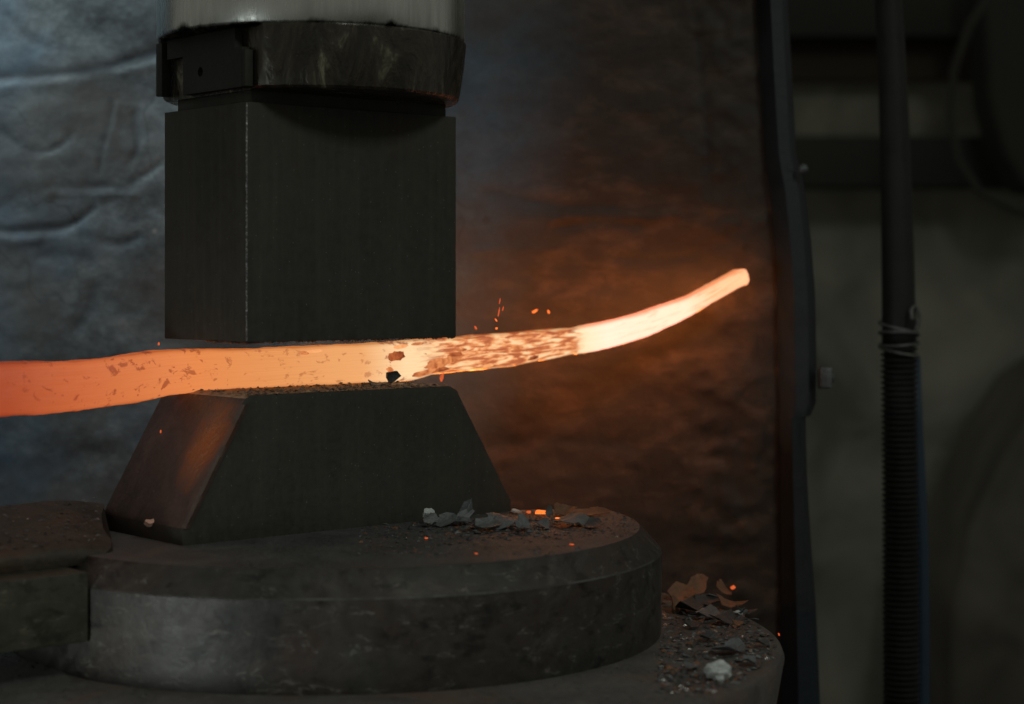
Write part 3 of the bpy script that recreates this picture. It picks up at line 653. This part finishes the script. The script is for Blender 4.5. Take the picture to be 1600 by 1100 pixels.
def bar_point(px, ang, off=0.0):
    """surface point; ang 0 = towards camera, pi/2 = up."""
    d = bar_depth(px); yt = float(sm(YT, px)); yb = float(sm(YB, px))
    c = P(px, (yt + yb) / 2, d); hh = (yb - yt) / 2 / F * d
    dep = min(0.0135, hh * 1.0)
    p = 3.2
    ca, sa = math.cos(ang), math.sin(ang)
    r = (abs(ca) ** p + abs(sa) ** p) ** (-1 / p)
    q = min(1.0, max(0.0, (px - 900) / 80.0))           # sections turn square to the bent end
    sl = (float(sm(YT, px - 6)) + float(sm(YB, px - 6)) - float(sm(YT, px + 6)) - float(sm(YB, px + 6))) / 24.0
    th = math.atan(sl) * q; e = max(0.0, (px - 1157) / 5.0); k = 1 - 0.22 * e * e
    return c + Vector((0.55, -0.76, 0)).normalized() * ((dep * k * r * ca) + off * ca) + Vector((-math.sin(th), 0, math.cos(th))) * (hh * k * math.cos(th) * r * sa + off * sa)
V, UV, ED = [], [], []
for i, px in enumerate(xs):
    for k in range(NR):
        a = 2 * math.pi * k / NR
        n = 0.0006 * vnoise(np.array([px * 0.035]), np.array([a * 2.0]), 1, 1, 3, 3)[0] + 0.0003 * vnoise(np.array([px * 0.12]), np.array([a * 5.0]), 1, 1, 33, 3)[0]
        V.append(bar_point(px, a, n)); UV.append((px / 1200.0, ((a + math.pi) % (2 * math.pi)) / (2 * math.pi) * 2.0 if False else (math.sin(a) * 0.5 + 0.5) * (1 if math.cos(a) >= 0 else 1)))
        ED.append(min(1.0, abs(math.sin(a)) ** 1.0) if True else 0)
Fc = []
for i in range(NS - 1):
    for k in range(NR): Fc.append((i * NR + k, (i + 1) * NR + k, (i + 1) * NR + (k + 1) % NR, i * NR + (k + 1) % NR))
cap = len(V); V.append(sum((Vector(v) for v in V[-NR:]), Vector()) / NR + Vector((0.0006, 0, 0.0003))); UV.append((1162 / 1200, 0.5)); ED.append(0.6)
for k in range(NR): Fc.append(((NS - 1) * NR + k, cap, (NS - 1) * NR + (k + 1) % NR))
Fc.append(tuple(range(NR)))
# end that the smith holds: continues out of frame
o0 = bar_point(400, 0); bar = empty("glowing_bar", (o0.x, o0.y + 0.01, H + ZT)); tag(bar, "long red-hot steel bar squeezed between the dies, white-hot towards its bent tip", "steel bar")
ob = mesh_obj("bar_body", V, Fc, m_hot, smooth=True, uv=UV); under(ob, bar)
bk = [min(1.0, max(0.0, (-math.cos(2 * math.pi * k / NR) - 0.75) * 6) + 0.5 * min(1.0, max(0.0, (-math.sin(2 * math.pi * k / NR) - 0.93) * 20))) for i in range(NS) for k in range(NR)] + [0.0]
at = ob.data.attributes.new("back", 'FLOAT', 'POINT'); at.data.foreach_set("value", np.array(bk, dtype=np.float32))
at = ob.data.attributes.new("edge", 'FLOAT', 'POINT'); at.data.foreach_set("value", np.array(ED, dtype=np.float32))

def scale_patch(px, a0, wpx, wa, mat, lift=0.0007, th=0.0007, n=16, curl=0.0, name="scale_plate"):
    """irregular plate of scale lying on the bar's surface."""
    V, Fc = [], []; rs = [1 + 0.12 * math.sin(k * 0.8 + px) + random.uniform(-0.2, 0.16) for k in range(n)]
    ph = random.random() * 6
    for layer in (1, 0):
        c = len(V); V.append(bar_point(px, a0, lift + th * layer))
        for ring in (0.55, 1.0):
            for k in range(n):
                w = ph + 2 * math.pi * k / n; q = rs[k] * ring
                V.append(bar_point(px + wpx * q * math.cos(w), a0 + wa * q * math.sin(w), lift + th * layer - (0.0007 if ring == 1 else 0) + curl * max(0, math.cos(w)) * ring))
        for k in range(n):
            k2 = (k + 1) % n
            Fc.append((c, c + 1 + k, c + 1 + k2) if layer else (c, c + 1 + k2, c + 1 + k))
            q = (c + 1 + k, c + 1 + n + k, c + 1 + n + k2, c + 1 + k2); Fc.append(q if layer else q[::-1])
    m = 1 + 2 * n
    for k in range(n):
        k2 = (k + 1) % n; Fc.append((1 + n + k, m + 1 + n + k, m + 1 + n + k2, 1 + n + k2))
    o = mesh_obj(name, V, Fc, mat); under(o, bar); return o
# plates in the ragged stretch between the dies
for px, a, w, wa, m in [(603, 0.30, 13, 0.26, 1), (612, 0.72, 12, 0.10, 2), (668, -0.30, 20, 0.26, 0), (650, -0.62, 18, 0.16, 0), (690, -0.20, 15, 0.22, 0), (672, -0.66, 15, 0.14, 1), (696, 0.05, 12, 0.13, 1),
                        (594, -0.32, 6, 0.14, 0), (640, 0.80, 10, 0.07, 0), (480, 0.72, 11, 0.07, 2), (462, 0.66, 7, 0.07, 0)]:
    scale_patch(px, a, w, wa, m_crust[m], curl=random.uniform(0, 0.0012))
for k in range(5):
    px = 706 + 184 * ((k * 0.618) % 1); a = random.uniform(-0.9, 0.9)
    scale_patch(px, a, random.uniform(4, 11), random.uniform(0.06, 0.15), m_crust[random.choice((0, 0, 1, 2))], lift=0.0002, th=0.0005, curl=random.uniform(0, 0.0004))

# ------------------------------------------------------------------ scale flakes and debris
def flake_mesh(name, size, mat, n=13, curl=0.25, th=0.0006, elong=1.0, seed=0):
    r = random.Random(seed); V, Fc = [], []
    ang = sorted(r.uniform(0, 2 * math.pi) for _ in range(n)); ang = [2 * math.pi * k / n + r.uniform(-0.25, 0.25) for k in range(n)]
    rad = [size * (1 + 0.22 * math.sin(2 * a + r.uniform(0, 1)) + r.uniform(-0.22, 0.16)) for a in ang]; tilt = r.uniform(0, 3)
    def zc(x, y): 
        u = x * math.cos(tilt) + y * math.sin(tilt); return curl * u * u / size + r.uniform(-1, 1) * size * 0.02
    for layer in (1, 0):
        V.append((0, 0, th * layer))
        for q in (0.5, 1.0):
            for a, R in zip(ang, rad):
                x, y = R * q * math.cos(a) * elong, R * q * math.sin(a); V.append((x, y, zc(x, y) + th * layer))
    m = 1 + 2 * n
    for k in range(n):
        k2 = (k + 1) % n
        Fc += [(0, 1 + k, 1 + k2), (1 + k, 1 + n + k, 1 + n + k2, 1 + k2), (m, m + 1 + k2, m + 1 + k), (m + 1 + k, m + 1 + k2, m + 1 + n + k2, m + 1 + n + k),
               (1 + n + k, m + 1 + n + k, m + 1 + n + k2, 1 + n + k2)]
    me = bpy.data.meshes.new(name); me.from_pydata(V, [], Fc); me.materials.append(mat); return me
def on_plane(px, py, z):      # point of the horizontal plane z seen at pixel
    d = z * F / (440 - py); return P(px, py, d)
def put_flake(px, py, z, size_px, mat, label, rot=(0, 0, 0), lift=0.0, elong=1.0, curl=0.25, name="scale_flake", group=None, cat="scale flake", th=0.0006, seed=None):
    p = on_plane(px, py, z); size = size_px / F * p.y
    me = flake_mesh(name, size, mat, curl=curl, elong=elong, th=th, seed=seed if seed is not None else int(px * 7 + py))
    o = bpy.data.objects.new(name, me); COL.objects.link(o); o.location = p + Vector((0, 0, 0.0006 + lift)); o.rotation_euler = rot
    tag(o, label, cat, group); return o
G1 = "scale flakes lying on the round block by the lower die"
for px, py, sz, m, lab, rot, lf, el, cu in [
    (673, 824, 11, m_flake, "dark grey flake tipped upright behind the pale chip, left end of the flake row", (1.1, 0.2, 0.4), 0.005, 1.0, 0.4),
    (698, 822, 17, m_flake, "flat grey flake right of the pale chip at the die's foot", (0.45, -0.1, 0.3), 0.003, 1.2, 0.3),
    (724, 820, 15, m_flake, "thin curled grey flake leaning against the die's foot, third from the left", (0.75, -0.5, 0.9), 0.005, 1.4, 0.6),
    (762, 830, 17, m_flake, "left overlapping plate of the large grey flake heap", (0.45, 0.15, 0.1), 0.004, 1.2, 0.35),
    (786, 826, 27, m_flake, "largest grey flake, domed, in the middle of the flake row", (0.32, 0.06, 0.5), 0.007, 1.1, -0.3),
    (816, 832, 14, m_flake, "small grey flake lapping over the right end of the largest flake", (0.5, -0.25, 1.2), 0.004, 1.3, 0.4),
    (742, 829, 10, m_flake_dark, "little dark flake between the curled flake and the grey heap", (0.5, 0.2, 0.4), 0.002, 1.2, 0.3),
    (898, 824, 23, m_flake, "domed slate flake at the right end of the row beside the ember sliver", (0.30, 0.10, 0.2), 0.006, 1.25, -0.35),
    (926, 826, 14, m_flake_dark, "dark flat flake right behind the ember sliver at the rim", (0.3, -0.1, 0.8), 0.002, 1.4, 0.2),
    (858, 814, 11, m_flake_dark, "dark upright splinter flake behind the two embers", (1.2, 0.0, 0.2), 0.006, 0.5, 0.3),
    (882, 806, 13, m_flake_rust, "brown curled flake on the far edge of the block behind the embers", (0.6, 0.1, 0.2), 0.003, 1.3, 0.5),
    (925, 806, 15, m_flake_rust, "long brown flake on the far rim at the right end", (0.35, 0.0, 0.1), 0.002, 1.8, 0.1),
    (846, 826, 12, m_flake, "small slate grey flake between largest flake and domed slate flake", (0.4, 0.1, 0.8), 0.002, 1.3, 0.2)]:
    put_flake(px, py, ZS, sz, m, lab, rot, lf, el, cu, group=G1, th=0.0004)
put_flake(668, 818, ZS, 9, m_flake_pale, "pale white chip at the left end of the flake row", (0.5, 0.3, 0.1), 0.005, 1.0, 0.2, cat="chip", name="pale_chip", th=0.004)
put_flake(806, 803, ZS, 6, m_flake_pale, "tiny pale chip on the block right beside the die's lower corner", (0.3, 0.2, 0.6), 0.001, 1.4, 0.2, cat="chip", name="pale_chip", th=0.001)
put_flake(233, 832, ZF, 6.5, m_flake_pink, "small pinkish chip resting at the foot of the rusty slope", (0.6, 0.4, 0.1), 0.004, 1.0, 0.2, cat="chip", name="pink_chip", th=0.003).location = W(-0.049, 0.040, -0.157)
# embers on the block
GE = "embers glowing among the flakes"
put_flake(845, 806, ZS, 7, m_ember, "brightest orange ember behind the flakes on the block", (0.2, 0.1, 0.2), 0.001, 1.2, 0.2, "ember", GE, "ember", 0.0016)
put_flake(826, 805, ZS, 4, m_ember_dim, "tiny dim ember left of the brightest one", (0.2, 0.1, 0.2), 0.001, 0.8, 0.2, "ember", GE, "ember", 0.001)
put_flake(879, 821.5, ZS, 8.5, m_ember, "thin ember sliver in front of the dark domed flake", (0.0, 0.1, -0.3), 0.004, 1.5, 0.0, "ember", GE, "ember", 0.0003)
put_flake(666, 843, ZS, 2.4, m_ember_dim, "small dim ember alone on the block below the pale chip", (0.1, 0.1, 0.2), 0.0, 1, 0.1, "ember", GE, "ember", 0.0006)
put_flake(893, 853, ZS, 2.0, m_ember_dim, "small dim ember near the chamfer below the dark domed flake", (0.1, 0.1, 0.2), 0.0, 1.6, 0.1, "ember", GE, "ember", 0.0006)
put_flake(744, 867, ZS, 2.2, m_ember_dim, "faint ember at the front lip of the block's top", (0.1, 0.1, 0.2), 0.0, 1.3, 0.1, "ember", GE, "ember", 0.0004)
# pile on the anvil flange at the right
GP = "scale flakes heaped on the anvil flange at the right"
pile = [(1062, 936, 20, 'r', "brown flake leaning on the round block at the left of the pile", (0.7, 0.2, 0.2)), (1090, 922, 17, 'r', "brown flake standing at the top middle of the pile", (0.9, -0.2, 0.5)),
        (1128, 930, 18, 'r', "rust-brown flake standing at the top right of the pile", (0.8, 0.3, 1.0)), (1052, 955, 15, 'r', "rounded brown flake edge-on against the block wall", (1.2, 0.0, 1.2)),
        (1105, 945, 20, 'd', "dark flake filling the middle of the pile", (0.3, 0.1, 0.3)), (1075, 958, 24, 'd', "broad dark flake flat at the pile's left foot", (0.1, 0.1, 0.8)),
        (1140, 950, 20, 'r', "long brown flake sloping down at the pile's right", (0.15, 0.25, 0.1)), (1165, 962, 16, 'd', "thin dark flake at the pile's right foot near the flange edge", (0.1, 0.2, 0.4)),
        (1100, 968, 22, 'g', "grey flake lying flat under the brown ones", (0.1, 0.0, 0.2)), (1128, 975, 20, 'd', "dark flat flake with a raised front lip below the pile", (0.25, 0.1, 0.5)),
        (1150, 980, 10, 'r', "small brown chip-like flake right of the raised dark flake", (0.4, 0.3, 0.5)), (1155, 966, 9, 'p', "small pale flake perched on the right of the pile", (0.4, 0.3, 0.5)),
        (1085, 982, 14, 'd', "small dark flake below the pile near the block wall", (0.2, 0.0, 0.2)), (1138, 1022, 24, 'g', "flat slate flake behind the pale ash lump", (0.05, 0.05, 0.2)),
        (1170, 1040, 14, 'g', "grey flake right of the pale ash lump", (0.3, 0.1, 0.9)), (1080, 1048, 12, 'g', "grey flake left of the pale ash lump", (0.2, 0.2, 0.4)), (1105, 1003, 12, 'd', "dark flake alone on the flange amid glinting grit", (0.2, 0.1, 0.4)),
        (1190, 1012, 11, 'd', "dark flake near the right rim of the flange", (0.15, 0.3, 0.2))]
MM = {'r': m_flake_rust, 'd': m_flake_dark, 'g': m_flake, 'p': m_flake_pale}
for k, (px, py, sz, c, lab, rot) in enumerate(pile):
    put_flake(px, py, ZFL, sz, MM[c], lab, rot, 0.004 if rot[0] > 0.5 else 0.002, 1.15, 0.35, group=GP)
rr_ = random.Random(21)
for k in range(14):
    px = rr_.uniform(1046, 1185); py = rr_.uniform(926, 990)
    if py < 926 + (px - 1090) * 0.45: py = 930 + (px - 1090) * 0.45 + rr_.uniform(0, 12)
    put_flake(px, py, ZFL, rr_.uniform(4, 8), rr_.choice((m_flake_rust, m_flake_dark, m_flake_rust, m_flake_dark, m_flake)), "small flake tucked among the bigger ones in the heap on the anvil flange",
              (rr_.uniform(0, 0.7), rr_.uniform(-0.4, 0.4), rr_.uniform(0, 3)), rr_.uniform(0.001, 0.004), rr_.uniform(1, 1.7), rr_.uniform(0.1, 0.5), group="small flakes in the heap on the flange", th=0.0004, seed=900 + k)
def lump(px, py, z, rx, label, mat, name, squash=0.8):
    bm = bmesh.new(); bmesh.ops.create_icosphere(bm, subdivisions=3, radius=1.0); p = on_plane(px, py, z); r = rx / F * p.y
    for v in bm.verts:
        c = v.co.normalized(); f = 1 + 0.28 * math.sin(3.1 * c.x + 2 * c.y + px) * math.cos(2.7 * c.z + 1.3 * c.x) + 0.14 * math.sin(8 * c.y + 7 * c.z) + random.uniform(-.05, .05)
        v.co = Vector((c.x * f, c.y * f * 0.9, max(c.z * f * squash, -0.5))) * r
    o = bm_obj(name, bm, mat, smooth=False); o.location = p + Vector((0, 0, 0.5 * r)); tag(o, label, "lump"); return o
lump(1122, 1062, ZFL, 20, "pale ash-coloured lump lying on the anvil flange at lower right", m_flake_pale, "ash_lump")
put_flake(1145, 928, ZFL, 3.6, m_ember_dim, "ember glowing in the rust-brown flakes at the top right of the pile", (0.7, 0.1, 0.2), 0.004, 1.0, 0.2, "ember", GE, "ember", 0.001)

# dark scale stuck on the bar and on the lower die's face
def world_flake(p, size, mat, rot, label, name="scale_flake", cat="scale flake", elong=1.0, curl=0.3, th=0.0006, seed=1, group=None, n=9):
    me = flake_mesh(name, size, mat, n=n, curl=curl, elong=elong, th=th, seed=seed); o = bpy.data.objects.new(name, me); COL.objects.link(o)
    o.location = p; o.rotation_euler = rot; tag(o, label, cat, group); return o
GD = "scale flakes on the lower die's working face"
world_flake(P(611, 588, 1.330), 0.0050, m_flake_dark, (1.35, 0.15, 0.55), "black chunky flake standing against the white-hot stretch of bar", elong=1.05, seed=5, th=0.002, group=GD)
world_flake(P(590, 601.5, 1.318), 0.0060, m_flake, (0.15, 0.1, 0.3), "grey flake lying on the lower die below the black chunk", elong=1.2, seed=9, group=GD)
world_flake(P(572, 602.5, 1.312), 0.0036, m_flake_dark, (0.2, -0.2, 0.9), "small dark flake left of the grey one on the lower die", elong=1.3, seed=12, group=GD)
world_flake(P(690, 590, 1.38), 0.004, m_ember_dim, (1.2, 0.2, 0.2), "thin glowing splinter curling up beside the die's right corner", name="ember", cat="ember", elong=0.35, seed=4, th=0.0005, group=GE)

def grit(name, region, n, smin, smax, mats, seed, parent=None, kindlabel=None):
    """many tiny chips of scale on a surface; region(r) -> world point."""
    r = random.Random(seed); V, Fc, Mi = [], [], []
    for k in range(n):
        p = region(r)
        if p is None: continue
        s = smin + (smax - smin) * r.random() ** 3; a = r.uniform(0, 6.28); e = r.uniform(0.4, 1.0); tz = r.uniform(0, 0.7); c = len(V)
        ca, sa = math.cos(a), math.sin(a)
        for (x, y, z) in ((-1, -e, 0), (1, -e * .6, 0.1), (0.8, e, tz), (-0.7, e * 0.8, tz * .6), (0, 0, tz + 0.35)):
            V.append((p[0] + s * (x * ca - y * sa), p[1] + s * (x * sa + y * ca), p[2] + s * z * 0.8))
        mi = r.choices(range(len(mats)), [m[1] for m in mats])[0]
        for f in ((0, 1, 4), (1, 2, 4), (2, 3, 4), (3, 0, 4)): Fc.append(tuple(c + q for q in f)); Mi.append(mi)
    o = mesh_obj(name, V, Fc, [m[0] for m in mats], midx=Mi)
    if parent is not None: under(o, parent)
    o["kind"] = "stuff"; return o
m_glint = plain("glinting_mill_scale", (0.25, 0.25, 0.24), (0.55, 0.55, 0.53), 300, (0.15, 0.35), 0.8)
def reg_flange(r):
    px = r.uniform(1030, 1228); py = 925 + 160 * r.random() ** 0.8
    p = on_plane(px, py, ZFL)
    if math.hypot(p.x + 0.110, p.y - 1.240) > 0.283 or math.hypot(p.x - DC[0], p.y - DC[1]) < 0.2115: return None
    return p
def reg_flange_all(r):
    a = r.uniform(-math.pi, 0.4); q = r.uniform(0.2, 0.283); p = Vector((-0.110 + q * math.cos(a), 1.240 + q * math.sin(a), H + ZFL))
    if math.hypot(p.x - DC[0], p.y - DC[1]) < 0.2125: return None
    return p
def reg_top(r):
    px = r.uniform(560, 1004); py = r.uniform(800, 868) if r.random() < 0.5 else 800 + 40 * r.random()
    p = on_plane(px, py, ZS)
    x, y = p.x - DC[0], p.y - DC[1]
    if math.hypot(x, y) > 0.195 or y > 0.060 + 0.16 * x: return None
    return p
def reg_toprow(r):
    px = r.gauss(800, 90); p = on_plane(px, r.gauss(826, 8), ZS); x, y = p.x - DC[0], p.y - DC[1]
    if math.hypot(x, y) > 0.194 or y > 0.058 + 0.16 * x: return None
    return p
tag(grit("flange_grit", reg_flange, 2600, 0.0004, 0.0030, [(m_flake_dark, 5), (m_flake_rust, 1.6), (m_flake, 2.5), (m_glint, 1.3)], 3), "fine glinting scale grit strewn over the right part of the anvil flange", "grit")
tag(grit("flange_dust", reg_flange_all, 1500, 0.0003, 0.0012, [(m_flake_dark, 4), (m_flake, 2), (m_glint, 0.3)], 4), "sparse dark grit along the front of the anvil flange", "grit")
tag(grit("block_grit", reg_top, 2600, 0.0003, 0.0018, [(m_flake_dark, 5), (m_flake_rust, 1.5), (m_flake, 2), (m_glint, 0.12)], 5), "fine dark grit over the top of the round block", "grit")
tag(grit("flake_crumbs", reg_toprow, 420, 0.0008, 0.0036, [(m_flake_dark, 3), (m_flake_rust, 1), (m_flake, 3)], 6), "small crumbs of scale among the flakes beside the lower die", "grit")
def reg_die(r):
    s = r.uniform(-0.001, LW - 0.004); t = r.random() ** 1.6 * 0.085 + 0.001; return W(s, t, ZT + 0.0002)
tag(grit("die_face_scale", reg_die, 1500, 0.0003, 0.0021, [(m_flake_dark, 2.0), (m_die_glow, 5.0), (m_flake, 0.7)], 8), "crumbled scale along the lower die's working face under the bar", "grit")
def reg_slab(r):
    t = r.uniform(0.008, 0.098); s = r.uniform(-0.40, -0.102 + 0.050 * t / 0.105)
    return W(s, t, ZL + float(np.interp(t, [0.007, 0.02, 0.045, 0.075, 0.098], [0.0103, 0.0128, 0.0173, 0.0225, 0.0258])))
tag(grit("slab_grit", reg_slab, 2200, 0.0003, 0.0016, [(m_flake_dark, 4), (m_flake, 2), (m_glint, 0.35)], 9), "glinting grit on the stepped key slab at the left", "grit")
# scale hanging under the upper die's lower edge
def reg_ud(r):
    if r.random() < 0.5: return W(0.0 + r.uniform(0, 0.012), r.random() * 0.055, ZB - 0.0004)
    return W(r.random() ** 1.0 * LW, r.uniform(0, 0.02), ZB - 0.0003)
def hang(name, n, seed):
    r = random.Random(seed); V, Fc = [], []
    for k in range(n):
        p = reg_ud(r); s = r.uniform(0.0005, 0.0024); c = len(V); a = r.uniform(0, 3.1)
        for (x, y, z) in ((-1, -.6, 0.15), (1, -.5, 0.15), (.7, .6, 0.15), (-.8, .7, 0.15), (r.uniform(-.8, .8), 0, -0.55)):
            V.append((p.x + s * (x * math.cos(a) - y * math.sin(a)), p.y + s * (x * math.sin(a) + y * math.cos(a)), p.z + s * z))
        for f in ((1, 0, 4), (2, 1, 4), (3, 2, 4), (0, 3, 4)): Fc.append(tuple(c + q for q in f))
    o = mesh_obj(name, V, Fc, m_flake_rust); o["kind"] = "stuff"; return o
tag(hang("clinging_scale", 260, 11), "crumbs of scale clinging under the upper die's lower edge", "grit")

# sparks in the air and fallen glowing specks
GS = "sparks flying right of the upper die"
def spark(px, py, d, ln, wd_, ang, mat, label, group=GS):
    bm = bmesh.new(); bmesh.ops.create_icosphere(bm, subdivisions=2, radius=1.0)
    a, b = ln / F * d, wd_ / F * d
    for v in bm.verts:
        k = 1 - 0.45 * v.co.x; v.co = Vector((v.co.x * a, v.co.y * b * k, v.co.z * b * k * (1 + .2 * math.sin(5 * v.co.x))))
    o = bm_obj("spark", bm, mat); o.location = P(px, py, d); o.rotation_euler = (0, -ang, 0); tag(o, label, "spark", group)
spark(781, 470, 1.34, 5, 0.7, 1.4, m_ember_dim, "topmost faint spark of the short vertical trail")
spark(779.5, 487, 1.34, 8, 0.9, 1.4, m_ember_dim, "long thin spark in the middle of the vertical trail")
spark(786, 482, 1.34, 4, 0.8, 1.3, m_ember_dim, "short spark just right of the long thin one")
spark(775, 500, 1.34, 3, 1.0, 2.2, m_ember, "small bright spark below the long thin one")
spark(776, 513, 1.34, 2, 1.6, 0.2, m_ember, "round bright spark at the bottom of the trail above the bar")
spark(743, 512, 1.36, 3.4, 1.5, 2.1, m_ember_dim, "isolated spark between the upper die and the trail")
spark(836, 486, 1.45, 5.5, 2.2, 0.5, m_ember, "larger left spark of the pair above the bar")
spark(857, 487, 1.45, 3.2, 1.8, 1.9, m_ember, "smaller right spark of the pair above the bar")
spark(248, 537, 1.27, 2.8, 1.6, 1.5, m_ember_dim, "lone spark off the left lower corner of the upper die")
spark(251, 674, 1.22, 3.0, 1.1, 1.5, m_ember_dim, "lone spark above the rusty slope of the lower die")
spark(1217, 991, 1.2, 2.6, 1.1, 1.9, m_ember_dim, "lone spark at the right rim of the anvil flange")

def freeze():                 # nothing else to do; keeps the outliner tidy
    for o in list(bpy.data.objects):
        if o.type == 'MESH' and len(o.data.vertices) == 0: bpy.data.objects.remove(o)
freeze()
scene.cycles.max_bounces = 6
scene.cycles.use_denoising = True
